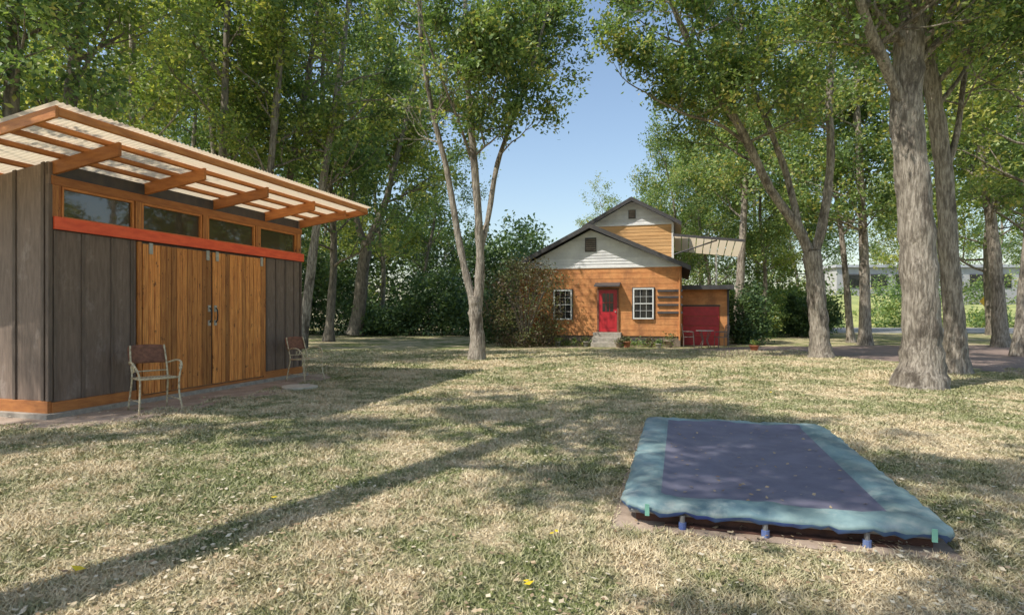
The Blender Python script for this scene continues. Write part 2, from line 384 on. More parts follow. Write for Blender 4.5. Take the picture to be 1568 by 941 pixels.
# ---------------------------------------------------------------- chairs
def chair(loc,rz,s=1.0):
    e=empty('metal_garden_chair',loc,rz); e.scale=(s,)*3
    b=B(); k='cream'; r=.013
    w=.25
    for sx in (-1,1):
        x=sx*w
        b.tube(catmull([(x,.30,0),(x*.96,.24,.25),(x*.92,.20,.47),(x*.92,.27,.72),(x*.88,.33,.92)],4),r,8,k)
        b.tube(catmull([(x*1.1,-.28,0),(x*1.0,-.22,.25),(x*1.0,-.22,.47),(x*1.12,-.20,.60),(x*1.22,-.10,.69),(x*1.2,.06,.70),(x*1.0,.24,.66)],4),r,8,k)
        sc=[(x*1.22,-.10-.07*math.sin(a)*(1-a/9),.62+.075*math.cos(a)*(1-a/9)) for a in np.linspace(0,6.0,16)]
        b.tube(sc,r*.9,8,k)
        b.tube([(x*.98,-.24,.16),(x*.98,.25,.16)],r*.7,6,k)
    fr=[(-w,-.22,.47),(w,-.22,.47),(w*.92,.2,.46),(-w*.92,.2,.46),(-w,-.22,.47)]
    b.tube(fr,r,8,k)
    for i in range(-5,6):
        x=i*.043
        b.tube([(x-.04,-.22,.472),(x+.02,-.05,.463),(x-.02,.08,.463),(x+.03,.2,.465)],.007,5,k)
        b.tube([(x+.04,-.22,.474),(x-.02,-.05,.465),(x+.02,.08,.465),(x-.03,.2,.467)],.007,5,k)
    b.tube([(-w*.92,.22,.55),(w*.92,.22,.55)],r*.8,6,k)
    b.obj('frame',e,smooth=True)
    b=B(); nx=12; vs=[]
    for j in range(7):
        for i in range(nx+1):
            u=i/nx*2-1; z=.66+.25*j/6; 
            vs.append((u*.24*(1+.05*math.sin(j/6*3)),.235+.10*(z-.6)/.3+.04*(1-u*u)+.01,z+.02*(1-u*u)*(j/6)))
    b.add(vs,[(j*(nx+1)+i,j*(nx+1)+i+1,(j+1)*(nx+1)+i+1,(j+1)*(nx+1)+i) for j in range(6) for i in range(nx)],'rust')
    o=b.obj('backrest',e,smooth=True); m=o.modifiers.new('s','SOLIDIFY'); m.thickness=.008
c=G(237,628); chair((c.x,c.y,.005),math.radians(48),1.06)
c=G(468,583); chair((c.x,c.y,.005),math.radians(62),1.02)

# ---------------------------------------------------------------- trampoline
TZ=.165; FL=G(950,767,TZ); FL.z=0
tr=empty('trampoline',FL,ROT); W=2.05; TL=3.55
xs=sorted(set(np.round(np.concatenate([np.linspace(0,.27,9),np.linspace(.27,W-.30,26),np.linspace(W-.30,W,9)]),4)))
ys=sorted(set(np.round(np.concatenate([np.linspace(0,.26,9),np.linspace(.26,TL-.22,40),np.linspace(TL-.22,TL,8)]),4)))
def wob(x,y,s=1): return math.sin(x*7.3*s+1.3)*math.sin(y*6.1*s+.4)+.5*math.sin(x*17*s+y*13*s)
b=B(); vs=[]
for y in ys:
    for x in xs:
        ex=min(x,W-x); ey=min(y,TL-y); e=min(ex/.28,ey/.24); e=min(e,1)
        z=TZ
        cx=min(max(x,.16),W-.16); cy=min(max(y,.16),TL-.16); dx,dy=x-cx,y-cy
        px_,py_=x,y
        l=max(abs(dx),abs(dy)); h=math.hypot(dx,dy)
        if l>0 and dx!=0 and dy!=0: px_=cx+dx*l/h; py_=cy+dy*l/h
        if e<1: z+=.018*math.sin(e*math.pi)**.6+.010*wob(x,y)-.02*(1-e)+.006*wob(x,y,4)
        else:
            q=min((ex-.28)/.5,(ey-.24)/.5,1); z+=-.012-.025*max(q,0)
        vs.append((px_+.010*wob(y,x,2)*(1-e),py_+.018*wob(x,y,2)*(1-e),z))
nx=len(xs); ny=len(ys); fp=[];fm=[]
for j in range(ny-1):
    for i in range(nx-1):
        mx_=(xs[i]+xs[i+1])/2; my=(ys[j]+ys[j+1])/2
        f=(j*nx+i,j*nx+i+1,(j+1)*nx+i+1,(j+1)*nx+i)
        (fm if (.27<mx_<W-.30 and .26<my<TL-.22) else fp).append(f)
b.add(vs,fp,'pad',.5); k=b.mi('mat')
for f in fm: b.f.append(f); b.m.append(k)
b.t=[.5+.4*math.sin(v[0]*9+v[1]*5) for v in vs]
per=[(0*nx+i) for i in range(nx)]+[j*nx+nx-1 for j in range(1,ny)]+[(ny-1)*nx+i for i in range(nx-2,-1,-1)]+[j*nx for j in range(ny-2,0,-1)]
base=len(b.v); ks=b.mi('padedge'); kp=b.mi('pad')
for r,(dz,out) in enumerate(((.022,.012),(.05,-.005))):
    for q in per:
        v=vs[q]
        ox=(1 if v[0]>W-.1 else -1 if v[0]<.1 else 0); oy=(1 if v[1]>TL-.1 else -1 if v[1]<.1 else 0)
        b.v.append((v[0]+ox*out,v[1]+oy*out,v[2]-dz*(1+.4*wob(v[0]*3,v[1]*3)))); b.t.append(.4)
n=len(per)
for i in range(n):
    j=(i+1)%n
    b.f.append((per[j],per[i],base+i,base+j)); b.m.append(kp)
    b.f.append((base+j,base+i,base+n+i,base+n+j)); b.m.append(ks)
b.obj('pad_and_mat',tr,smooth=True)
b=B()
def ring(ins,z,r,k):
    p=[(ins,ins,z),(W-ins,ins,z),(W-ins,TL-ins,z),(ins,TL-ins,z),(ins,ins,z)]
    for a,c in zip(p[:-1],p[1:]): b.tube([a,c],r,8,k)
ring(.07,.095,.02,'pole')
for x,y in ((.42,.03),(.95,.03),(1.55,.03),(W-.05,.6),(W-.05,1.7),(W-.05,2.8),(.05,.8),(.05,2.2)):
    b.tube([(x,y,0),(x,y,.10)],.018,8,'pole'); b.tube([(x,y,0),(x,y,.05)],.026,10,'blue')
b.obj('frame',tr,smooth=False)
b=B()
b.box(.1,W-.1,.13,.17,.0,.06,'pitwood'); b.box(.1,.14,.17,TL-.1,0,.06,'pitwood'); b.box(W-.14,W-.1,.17,TL-.1,0,.06,'pitwood'); b.box(.1,W-.1,TL-.14,TL-.1,0,.06,'pitwood')
b.box(.3,W-.3,.05,.09,0,.02,'pitwood')
b.obj('pit_boards',tr)
b=B()
for x in (.17,W-.16): b.box(x,x+.03,-.026,-.018,.09,.17,'strap')
b.obj('straps',tr)
def TLw(x,y):
    v=Matrix.Rotation(ROT,3,'Z')@Vector((x,y,0))+FL; return (v.x,v.y)
sheet('trampoline_dirt',[TLw(-.06,-.09),TLw(W+.0,-.07),TLw(W+.03,TL+.06),TLw(-.06,TL+.06)],.004,'dirt',.03,16)
C=[(TLw(random.uniform(.3,W-.3),random.uniform(.3,TL-.3))+(TZ-.012+random.uniform(0,.003),)) for _ in range(120)]
def flatleaves(name,C,size,mat,hi=.85):
    C=np.array(C); n=len(C); a=RNG.uniform(0,6.28,n); s=size*RNG.uniform(.5,1.3,n)
    A=np.stack([np.cos(a),np.sin(a),RNG.normal(size=n)*.25],1)*s[:,None]; Bv=np.stack([-np.sin(a),np.cos(a),RNG.normal(size=n)*.35],1)*s[:,None]*.6
    V=np.stack([C-A,C+Bv,C+A,C-Bv],1); V[:,:,2]=np.maximum(V[:,:,2],C[:,None,2]-.001); V=V.reshape(-1,3)
    me=npmesh(name,V,np.arange(n*4).reshape(-1,4),mat,np.repeat(RNG.uniform(0,hi,n),4)); return link(bpy.data.objects.new(name,me))
flatleaves('leaves_on_mat',C,.02,'litter',.35)
C=[]
for _ in range(21000):
    Y=2.4+16*random.random()**1.3; X=random.uniform(-.95,.95)*Y
    if random.random()<.5+.5*math.sin(X*1.3+1)*math.sin(Y*1.1): C.append((X,Y,.02+random.uniform(0,.014)))
flatleaves('leaf_litter',C,.019,'litter')
C=[tuple(G(x,y,.03)) for x,y in ((845,815),(810,892),(852,812),(806,888),(980,735),(1010,742),(640,600),(1180,600),(120,870),(420,760))]
flatleaves('yellow_leaves',C,.035,'yleaf')

n=330000
Y=2.2+(13-2.2)*RNG.random(n)**1.25; n2=110000; Y=np.concatenate([Y,13+10*RNG.random(n2)]); n+=n2; X=RNG.uniform(-.95,.95,n)*Y
def inshed(X,Y):
    x=X-O.x; y=Y-O.y; c,s=math.cos(-ROT),math.sin(-ROT); u=x*c-y*s; v=x*s+y*c
    return (u<1.0+.25*np.sin(v*5)+.2*np.sin(X*19))&(v>-.5+.15*np.sin(u*7))&(v<6)&(u>-5)
def intr(X,Y):
    x=X-FL.x; y=Y-FL.y; c,s=math.cos(-ROT),math.sin(-ROT); u=x*c-y*s; v=x*s+y*c
    return (u>-.04)&(u<W+.03)&(v>-.05+.04*np.sin(u*30))&(v<TL+.05)
ok=~(inshed(X,Y)|intr(X,Y)|((X>.30*Y+1.2)&(Y>15.0+np.sin(X*3)*.5)&(X>11))); X=X[ok];Y=Y[ok]; n=len(X)
h=(.014+.022*RNG.random(n))*(1+.5*np.sin(X*3.1+np.sin(Y*2.7))*np.sin(Y*3.7))*(1+(Y>13)*.5); w=.0022+.0009*Y
a=RNG.uniform(0,6.28,n); ln=RNG.normal(size=(n,2))*.9*h[:,None]
P0=np.stack([X-np.cos(a)*w,Y-np.sin(a)*w,np.zeros(n)],1); P1=np.stack([X+np.cos(a)*w,Y+np.sin(a)*w,np.zeros(n)],1)
P2=np.stack([X+ln[:,0],Y+ln[:,1],h],1)
me=npmesh('grass',np.stack([P0,P1,P2],1).reshape(-1,3),np.arange(n*3).reshape(-1,3),'blade',np.repeat(RNG.random(n),3))
link(bpy.data.objects.new('grass',me))

# ---------------------------------------------------------------- house
Cn=G(1043,531); house=empty('gabled_house',Cn,ROT)
def lap(b,xl,xr,z0,z1,y,k,step=.17,pr=.026):
    z=z0
    while z<z1-1e-4:
        zz=min(z+step,z1); a,c,d,e=xl(z),xr(z),xr(zz),xl(zz)
        if c-a<.05: break
        if d<e: d=e=(d+e)/2
        yo=y-pr; yi=y-.006
        b.hexa([(a,yo,z),(c,yo,z),(c,y,z),(a,y,z),(e,yi,zz),(d,yi,zz),(d,y,zz),(e,y,zz)],k); z=zz
b=B(); WL=-7.1; RX=-3.85
b.box(WL+.03,-.03,.03,9,0,.5,'found'); 
lap(b,lambda z:WL,lambda z:0,.45,3.45,0,'orange',.25,.014)
b.box(WL,0,.0,9,.45,3.45,'orange',.5)
lap(b,lambda z:max(WL,RX-(5.12-z)/.5),lambda z:min(0,RX+(5.12-z)/.455),3.47,5.1,0,'white',.13)
b.add([(WL,.0,3.45),(0,.0,3.45),(RX,.0,5.12),(WL,9,3.45),(0,9,3.45),(RX,9,5.12)],[(0,1,2),(3,5,4),(1,4,5,2),(0,2,5,3)],'white')
b.box(WL-.02,.02,-.045,-.0,3.42,3.49,'trim')
for x in (WL-.02,-.08): b.box(x,x+.10,-.04,.0,.45,3.42,'orange',.3)
b.obj('main_walls',house)
def gableroof(b,xl,xr,rx,rz,sl,sr,y0,y1,th,k,fk):
    zL=rz-(rx-xl)*sl; zR=rz-(xr-rx)*sr
    for (xa,za,xb,zb) in ((xl,zL,rx,rz),(rx,rz,xr,zR)):
        b.hexa([(xa,y0,za-th),(xb,y0,zb-th),(xb,y1,zb-th),(xa,y1,za-th),(xa,y0,za),(xb,y0,zb),(xb,y1,zb),(xa,y1,za)],k,.5)
        b.hexa([(xa,y0-.03,za-th-.09),(xb,y0-.03,zb-th-.09),(xb,y0-.003,zb-th-.09),(xa,y0-.003,za-th-.09),(xa,y0-.03,za+.02),(xb,y0-.03,zb+.02),(xb,y0-.003,zb+.02),(xa,y0-.003,za+.02)],fk,.3)
b=B()
gableroof(b,-7.5,.40,RX,5.33,.50,.455,-.45,9.2,.09,'shingle','dark')
gableroof(b,-4.65,.02,-2.28,6.98,.55,.55,2.6,8.4,.08,'greymetal','dark')
b.hexa([(-7.0,2.8,4.15),(-4.2,2.8,5.35),(-4.2,8.2,5.35),(-7.0,8.2,4.15),(-7.0,2.8,4.23),(-4.2,2.8,5.43),(-4.2,8.2,5.43),(-7.0,8.2,4.23)],'greymetal')
b.hexa([(-6.8,3.0,3.6),(-4.2,3.0,3.6),(-4.2,8,3.6),(-6.8,8,3.6),(-6.8,3.0,4.2),(-4.2,3.0,5.33),(-4.2,8,5.33),(-6.8,8,4.2)],'white')
b.obj('roofs',house)
b=B()
lap(b,lambda z:-4.2,lambda z:-.36,3.8,5.68,3.0,'wood2',.17,.018)
b.box(-4.2,-.36,3.0,8,3.5,5.68,'wood2',.5)
lap(b,lambda z:max(-4.2,-2.28-(6.85-z)/.55),lambda z:min(-.36,-2.28+(6.85-z)/.55),5.74,6.8,3.0,'white',.13)
b.add([(-4.2,3,5.68),(-.36,3,5.68),(-2.28,3,6.82),(-4.2,8,5.68),(-.36,8,5.68),(-2.28,8,6.82)],[(0,1,2),(3,5,4),(1,4,5,2),(0,2,5,3)],'white')
b.box(-4.22,-.34,2.95,3.0,5.67,5.75,'trim')
for x in (-4.23,-.43): b.box(x,x+.1,2.955,3.0,3.8,5.67,'trim')
def vent(x,z,y,w,h):
    b.box(x-w/2,x+w/2,y-.06,y-.03,z,z+h,'dark')
    for i in range(6): b.hexa([(x-w/2+.03,y-.085,z+.05+i*h/7),(x+w/2-.03,y-.085,z+.05+i*h/7),(x+w/2-.03,y-.061,z+.09+i*h/7),(x-w/2+.03,y-.061,z+.09+i*h/7),
        (x-w/2+.03,y-.085,z+.06+i*h/7),(x+w/2-.03,y-.085,z+.06+i*h/7),(x+w/2-.03,y-.061,z+.10+i*h/7),(x-w/2+.03,y-.061,z+.10+i*h/7)],'found')
vent(RX,4.15,0,.5,.62); vent(-2.28,6.0,3,.34,.42)
b.obj('upper_storey',house)
def window(x,z0,z1,w,y=0,name='window'):
    b=B(); h=w/2
    b.box(x-h,x+h,y-.05,y-.035,z0,z1,'glass')
    t=.055
    b.box(x-h-t,x-h,y-.1,y-.0,z0-t,z1+t,'trim'); b.box(x+h,x+h+t,y-.1,y-.0,z0-t,z1+t,'trim')
    b.box(x-h,x+h,y-.1,y-.0,z1,z1+t,'trim'); b.box(x-h,x+h,y-.12,y-.0,z0-t,z0,'trim')
    zm=(z0+z1)/2; b.box(x-h,x+h,y-.085,y-.045,zm-.02,zm+.02,'trim')
    for i in (1,2): b.box(x-h+w*i/3-.006,x-h+w*i/3+.006,y-.07,y-.046,z0,z1,'trim')
    for zq in ((z0+zm)/2,(z1+zm)/2): b.box(x-h,x+h,y-.068,y-.047,zq-.006,zq+.006,'trim')
    b.box(x-h-.04-t,x-h-t,y-.06,y,z0-t,z1+t,'dark'); b.box(x+h+t,x+h+t+.04,y-.06,y,z0-t,z1+t,'dark')
    b.box(x-h-.04-t,x+h+t+.04,y-.06,y,z1+t,z1+t+.04,'dark')
    b.obj(name,house)
window(-5.1,1.20,2.42,.72); window(-1.57,1.24,2.46,.76)
b=B(); x=-3.09
b.box(x-.40,x+.40,-.06,-.03,.62,2.45,'red'); b.box(x-.47,x-.40,-.09,0,.6,2.52,'rust'); b.box(x+.40,x+.47,-.09,0,.6,2.52,'rust'); b.box(x-.4,x+.4,-.09,0,2.45,2.52,'rust')
b.box(x-.24,x+.24,-.066,-.058,1.5,2.3,'glass')
for i in (-1,1):
    b.box(x+i*.08-.01,x+i*.08+.01,-.075,-.067,1.5,2.3,'red')
b.box(x-.24,x+.24,-.076,-.067,1.89,1.91,'red'); 
b.box(x-.26,x-.04,-.07,-.06,.8,1.35,'red',.1); b.box(x+.04,x+.26,-.07,-.06,.8,1.35,'red',.1)
b.tube([(x+.33,-.1,1.5),(x+.33,-.06,1.5)],.03,8,'steel')
b.hexa([(x-.55,-.55,2.58),(x+.55,-.55,2.58),(x+.55,0,2.72),(x-.55,0,2.72),(x-.55,-.55,2.63),(x+.55,-.55,2.63),(x+.55,0,2.78),(x-.55,0,2.78)],'dark')
b.obj('front_door',house)
b=B()
for i in range(3): b.box(x-.6,x+.6,-1.1+.32*i,-.0 if i==2 else -1.1+.32*i+.34,0,.2*(i+1),'concrete')
b.obj('steps',house,.01)
b=B()
for z in (1.42,1.75,2.08,2.35): b.box(-.98,.06,-.085,-.03,z,z+.09,'dark')
b.tube([(-.06,-.08,.3),(-.06,-.08,3.4)],.04,8,'orange'); 
for i in range(5): b.box(-2.4+i*.35,-2.4+i*.35+.22,.0,.028,.12,.34,'dark')
b.box(-6.6,-6.3,-.12,-.03,2.2,2.4,'black')
b.obj('wall_details',house)
b=B()
lap(b,lambda z:.02,lambda z:1.95,1.78,2.5,1.5,'orange',.2,.014); b.box(.02,1.95,1.5,6,0,2.5,'orange',.2)
b.box(1.66,1.95,1.46,1.5,0,1.78,'orange',.5); 
b.box(1.95,2.03,1.45,1.55,0,2.5,'dark')
for i in range(4): b.box(.08,1.62,1.45,1.49,.02+i*.43,.43+i*.43,'red')
b.box(.04,1.66,1.44,1.498,1.74,1.80,'dark')
b.hexa([(-.1,.9,2.5),(2.2,.9,2.5),(2.2,6.2,2.5),(-.1,6.2,2.5),(-.1,.9,2.64),(2.2,.9,2.64),(2.2,6.2,2.64),(-.1,6.2,2.64)],'dark')
b.box(-.1,2.2,.87,.898,2.47,2.66,'dark')
b.obj('garage_wing',house)
b=B()
za=lambda q:5.10-.12*(q+.36)
for i in range(9):
    q=-.3+i*.34; b.add([(q,2.6,za(q)),(q+.30,2.6,za(q+.3)),(q+.30,5.2,za(q+.3)-.5),(q,5.2,za(q)-.5)],[(0,1,2,3)],'panel',.5)
b.hexa([(-.36,2.55,za(-.36)-.06),(2.8,2.55,za(2.8)-.06),(2.8,2.6,za(2.8)-.06),(-.36,2.6,za(-.36)-.06),(-.36,2.55,za(-.36)+.06),(2.8,2.55,za(2.8)+.06),(2.8,2.6,za(2.8)+.06),(-.36,2.6,za(-.36)+.06)],'dark')
b.tube([(1.7,5.1,2.64),(1.7,5.1,4.5)],.05,8,'trim'); b.tube([(-.3,2.7,4.2),(1.6,2.7,4.8)],.035,8,'dark')
b.obj('balcony_canopy',house)

def HL(x,y,z=0): 
    v=Matrix.Rotation(ROT,3,'Z')@Vector((x,y,0))+Cn; return Vector((v.x,v.y,z))
e=empty('patio_table',HL(.95,-.3),0); b=B()
nn=24; vs=[(.36*math.cos(a),.36*math.sin(a),z) for z in (.70,.73) for a in [i/nn*6.2832 for i in range(nn)]]
b.add(vs,[tuple(range(nn,2*nn)),tuple(range(nn))[::-1]]+[(i,(i+1)%nn,nn+(i+1)%nn,nn+i) for i in range(nn)],'steel')
for k in range(4):
    a=k*1.57+.7; b.tube(catmull([(.3*math.cos(a),.3*math.sin(a),0),(.12*math.cos(a),.12*math.sin(a),.3),(.28*math.cos(a),.28*math.sin(a),.7)],4),.016,6,'iron')
b.obj('table',e)
def pchair(loc,rz):
    e=empty('patio_chair',loc,rz); b=B()
    for sx in (-1,1):
        b.tube([(sx*.2,.2,0),(sx*.2,.2,.45),(sx*.19,.27,.92)],.017,6,'iron'); b.tube([(sx*.22,-.22,0),(sx*.2,-.2,.45),(sx*.22,-.18,.66),(sx*.2,.22,.68)],.017,6,'iron')
    for i in range(7): b.tube([(-.18+i*.06,-.2,.45),(-.18+i*.06,.2,.45),(-.18+i*.06,.27,.9)],.011,5,'iron')
    b.tube([(-.2,-.2,.45),(.2,-.2,.45)],.017,6,'iron'); b.tube([(-.19,.27,.92),(0,.28,.98),(.19,.27,.92)],.017,6,'iron')
    b.obj('frame',e)
pchair(HL(.3,-.4),1.3); pchair(HL(1.6,-.3),-1.5)
def pot(loc,r,h,green=True,mat='terra',lm='leaf',fl=None):
    e=empty('flower_pot',loc); b=B(); n=16; prof=[(.7*r,0),(.95*r,h*.8),(1.1*r,h*.8),(1.1*r,h),(.95*r,h),(.9*r,h*.88)]
    vs=[(q*math.cos(a),q*math.sin(a),z) for q,z in prof for a in [i/n*6.2832 for i in range(n)]]
    b.add(vs,[(j*n+i,j*n+(i+1)%n,(j+1)*n+(i+1)%n,(j+1)*n+i) for j in range(5) for i in range(n)]+[tuple(range(5*n,6*n))],mat); b.obj('pot',e,smooth=True)
    if green:
        V,F,t=leaves([(0,0,h+r*.5)],120,r*.6,.045); link(bpy.data.objects.new('plant',npmesh('plant',V,F,lm,t)),e)
for x,y,r,h in ((-3.95,-.7,.14,.22),(-2.2,-.8,.16,.25),(-2.5,-1.2,.13,.2),(-.5,-.6,.2,.32),(-1.3,-.5,.15,.2),(-4.5,-.6,.12,.2),(-5.2,-.7,.13,.2),(-.9,-.9,.12,.18)):
    pot(HL(x,y),r,h,True,random.choice(['terra','concrete','found']),random.choice(['leaf','leafr']))
pot(G(1155,537),.17,.22,True)
C=[tuple(HL(random.uniform(-7,-.2),random.uniform(-.75,-.15),random.uniform(.05,.22))) for _ in range(55)]
V,F,t=leaves(C,45,.10,.04); link(bpy.data.objects.new('flower_bed',npmesh('flower_bed',V,F,'leaf',t)))

# ---------------------------------------------------------------- shrubs
def shrub(name,loc,R,Hh,n,per,size,mat,stems=8,sd=.22,low=.1,seed=4):
    T=Tree(seed); 
    for i in range(stems):
        a=i/stems*6.28+random.random(); p=Vector((0,0,0)); q=Vector((math.cos(a)*R*.7,math.sin(a)*R*.7,Hh*.8)); m=p.lerp(q,.5)+Vector((0,0,Hh*.12))
        T.tub(catmull([p,m,q],4),np.linspace(.03,.01,9),5)
    for i in range(n):
        a=random.uniform(0,6.28); u=random.uniform(-1,1); rr=random.uniform(.45,1.0)
        z=(u*.5+.5)*Hh; s=math.sqrt(max(.05,1-(u*.9)**2))*R*rr
        T.C.append((math.cos(a)*s,math.sin(a)*s,max(low,z)))
    return place(name,T.meshes(name,'barkd',mat,per,sd,size),loc)
shrub('ornamental_shrub',HL(-6.5,-1.4),1.8,3.6,190,60,.05,'leafr',34,.26)
shrub('evergreen_shrub',HL(-8.6,.8),1.1,2.8,90,80,.06,'leafd')
shrub('evergreen_shrub',G(1250,516),1.3,2.3,90,80,.07,'leafd')
shrub('evergreen_shrub',G(1165,516),1.3,2.7,100,80,.07,'leaf')
shrub('evergreen_shrub',HL(3.0,3.5),1.0,2.6,80,80,.07,'leafd')
T=Tree(3); T.tub([Vector((0,0,0)),Vector((0,0,2.5))],[.06,.01],6)
for i in range(260):
    z=random.random()**1.3*2.3; r=(2.45-z)*.38*random.uniform(.3,1); a=random.uniform(0,6.28); T.C.append((r*math.cos(a),r*math.sin(a),.15+z))
cm=T.meshes('conifer','barkd','leafd',60,.09,.05); place('small_conifer',cm,G(1212,515),0,1.0)

# ---------------------------------------------------------------- named trees
Y=18.5; T=Tree(21)
T.stem([PX(730,552,Y),PX(731,520,Y),PX(728,478,Y),PX(727,455,Y)],.22,.21,1,0,0.01,0,n=14,flare=.45)
T.C=[]
T.stem([PX(729,480,Y),PX(716,430,Y+.1),PX(703,370,Y+.2),PX(684,260,Y+.2),PX(662,170,Y),PX(645,60,Y-.4),PX(640,-60,Y-.6)],.13,.05,.55,8,1.6)
T.stem([PX(729,482,Y),PX(735,420,Y),PX(733,340,Y-.1),PX(722,200,Y-.2),PX(714,90,Y-.2),PX(712,-90,Y)],.17,.06,.5,9,1.9)
T.stem([PX(734,390,Y),PX(748,330,Y+.3),PX(762,250,Y+.5),PX(790,170,Y+.6),PX(822,80,Y+.8),PX(850,-40,Y+1)],.10,.04,.4,12,1.9)
T.stem([PX(724,250,Y),PX(700,180,Y-1),PX(672,110,Y-1.6),PX(655,60,Y-2)],.05,.025,.3,4,1.4)
def dropT1(c):
    x=784+900*c[0]/c[1]; y=477-900*(c[2]-1.5)/c[1]
    return not (y>225 and random.random()<.9) and not (x<700 and random.random()<.5) and not (y>110 and x<760 and random.random()<.7)
place('maple_tree',T.meshes('maple','bark','leaf',28,.20,.07,dropT1,keep=.75))
Y=19.3; T=Tree(8)
T.stem([PX(1257,551,Y),PX(1254,500,Y),PX(1248,430,Y),PX(1243,385,Y)],.30,.27,1,0,.01,0,n=14,flare=.5); T.C=[]
T.stem([PX(1245,400,Y),PX(1222,350,Y),PX(1180,290,Y-.2),PX(1130,190,Y-.6),PX(1075,110,Y-1),PX(1035,20,Y-1.4),PX(1000,-80,Y-1.6)],.18,.06,.4,13,2.3)
T.stem([PX(1246,395,Y),PX(1262,330,Y),PX(1272,240,Y+.2),PX(1270,140,Y+.4),PX(1285,10,Y+.6),PX(1290,-120,Y+.6)],.16,.07,.45,9,2.2)
T.stem([PX(1225,352,Y),PX(1205,270,Y+.3),PX(1180,200,Y+.6),PX(1150,120,Y+1),PX(1130,0,Y+1.2),PX(1120,-90,Y+1.2)],.12,.05,.4,9,2.1)
T.stem([PX(1150,225,Y),PX(1100,190,Y-.5),PX(1050,175,Y-.9),PX(1000,150,Y-1)],.06,.03,.3,6,1.5)
def dropT2(c):
    x=784+900*c[0]/c[1]; y=477-900*(c[2]-1.5)/c[1]
    return not (y>250 or (x<1010 and y>195) or x<905)
place('maple_tree',T.meshes('maple2','bark','leaf',26,.20,.07,dropT2,keep=.7))
Y=11.7; T=Tree(31)
T.stem([PX(1408,594,Y),PX(1412,540,Y),PX(1408,430,Y),PX(1400,300,Y),PX(1388,180,Y),PX(1392,80,Y),PX(1400,-40,Y+.2),PX(1410,-200,Y+.4)],.36,.22,.66,11,2.4,n=18,flare=.55)
T.stem([PX(1392,180,Y),PX(1360,110,Y-.2),PX(1330,40,Y-.5),PX(1300,-60,Y-.8),PX(1270,-180,Y-1)],.12,.06,.35,11,2.0)
T.stem([PX(1398,60,Y),PX(1440,-20,Y),PX(1480,-120,Y)],.12,.06,.2,9,2.2)
def dropT3(c):
    y=477-900*(c[2]-1.5)/c[1]; return y<130 and not (y>70 and random.random()<.4)
place('oak_tree',T.meshes('oak','bark','leaf',28,.18,.05,dropT3,keep=.9))
Y=14.3; T=Tree(33)
T.stem([PX(1466,575,Y),PX(1462,500,Y),PX(1452,380,Y),PX(1446,270,Y),PX(1430,150,Y),PX(1418,40,Y),PX(1420,-140,Y)],.23,.14,.65,11,2.6,n=14,flare=.5)
T.stem([PX(1447,270,Y),PX(1466,200,Y),PX(1480,100,Y+.3),PX(1510,-20,Y+.5)],.08,.045,.4,8,2.0)
place('oak_tree',T.meshes('oak2','bark','leaf',28,.20,.06,lambda c:477-900*(c[2]-1.5)/c[1]<160,keep=.8))
Y=36; T=Tree(41)
T.stem([PX(543,512,Y),PX(550,470,Y),PX(555,420,Y),PX(562,370,Y)],.42,.34,1,0,.01,0,n=12,flare=.4); T.C=[]
T.stem([PX(560,380,Y),PX(590,310,Y),PX(610,230,Y),PX(640,120,Y)],.26,.1,.3,9,4.3)
T.stem([PX(560,380,Y),PX(540,310,Y),PX(545,220,Y),PX(520,100,Y)],.22,.1,.3,9,4.3)
place('oak_tree',T.meshes('oak3','barkd','leafy',30,.45,.12,keep=.75))
def slim(name,bx,by,topx,r,seed,Y=None,leaf='leaf',hh=13,per=24,start=.42,nb=13,bark='bark',keep=.7):
    p=G(bx,by) if Y is None else PX(bx,by,Y); p.z=0; Y=p.y; T=Tree(seed)
    tx=(topx-bx)/FP*Y
    T.stem([p,p+Vector((tx*.3,0,hh*.3)),p+Vector((tx*.7,.2,hh*.65)),p+Vector((tx,.4,hh))],r,r*.35,start,nb,2.6,n=10,flare=.4)
    place(name,T.meshes(name,bark,leaf,per,.27,.09,keep=keep))
slim('ash_tree',1325,528,1318,.25,51)
slim('ash_tree',1303,524,1270,.17,52)
slim('ash_tree',1533,531,1500,.28,53)
slim('ash_tree',1128,520,1150,.26,54,start=.55)
slim('ash_tree',1560,545,1610,.2,55,leaf='leafy')
for i,(bx,tx,Y,hh) in enumerate(((20,5,15,14),(75,125,16,14),(335,345,22,17),(352,300,25,18),(395,440,23,18),(405,500,26,19),(462,545,24,18),(215,190,22,17),(150,200,26,19))):
    slim('ash_tree',bx,500,tx,.2 if Y>20 else .26,200+i,Y=Y,leaf='leafy' if i%3 else 'leaf',hh=hh,per=20,start=.4,nb=13,bark='barkd' if i in(0,1,2,5) else 'bark',keep=.62)

# trees beside and behind the viewpoint: they throw the dappled shade on the lawn
T=Tree(61); A=Vector((-3.75,1.05,0)); ld=Vector((-.30,.24,1))
T.stem([A,A+ld*3,A+ld*7,A+ld*11,A+ld*15],.24,.16,.72,8,2.2,n=14,flare=.3)
q=A+ld*8.2
T.stem([q,q+Vector((.5,-.6,1.0)),q+Vector((1.4,-1.4,2.0)),q+Vector((2.3,-2.0,3.4))],.07,.03,.25,9,1.7,n=8)
place('leaning_tree',T.meshes('leaning','bark','leaf',24,.2,.08,keep=.6))
T=Tree(62); A=Vector((0,0,0))
T.stem([A,A+Vector((.3,.2,5)),A+Vector((.4,-.1,9)),A+Vector((.2,.3,13))],.20,.1,.6,11,2.7,n=12,flare=.3)
mt=T.meshes('shade','bark','leaf',26,.17,.08,keep=.55)
T=Tree(63); T.stem([A,A+Vector((-.2,.2,5)),A+Vector((.3,.1,9)),A+Vector((-.2,-.3,12))],.13,.06,.6,8,2.5,n=12,flare=.3)
ms=T.meshes('shade2','bark','leaf',26,.16,.075,keep=.4)
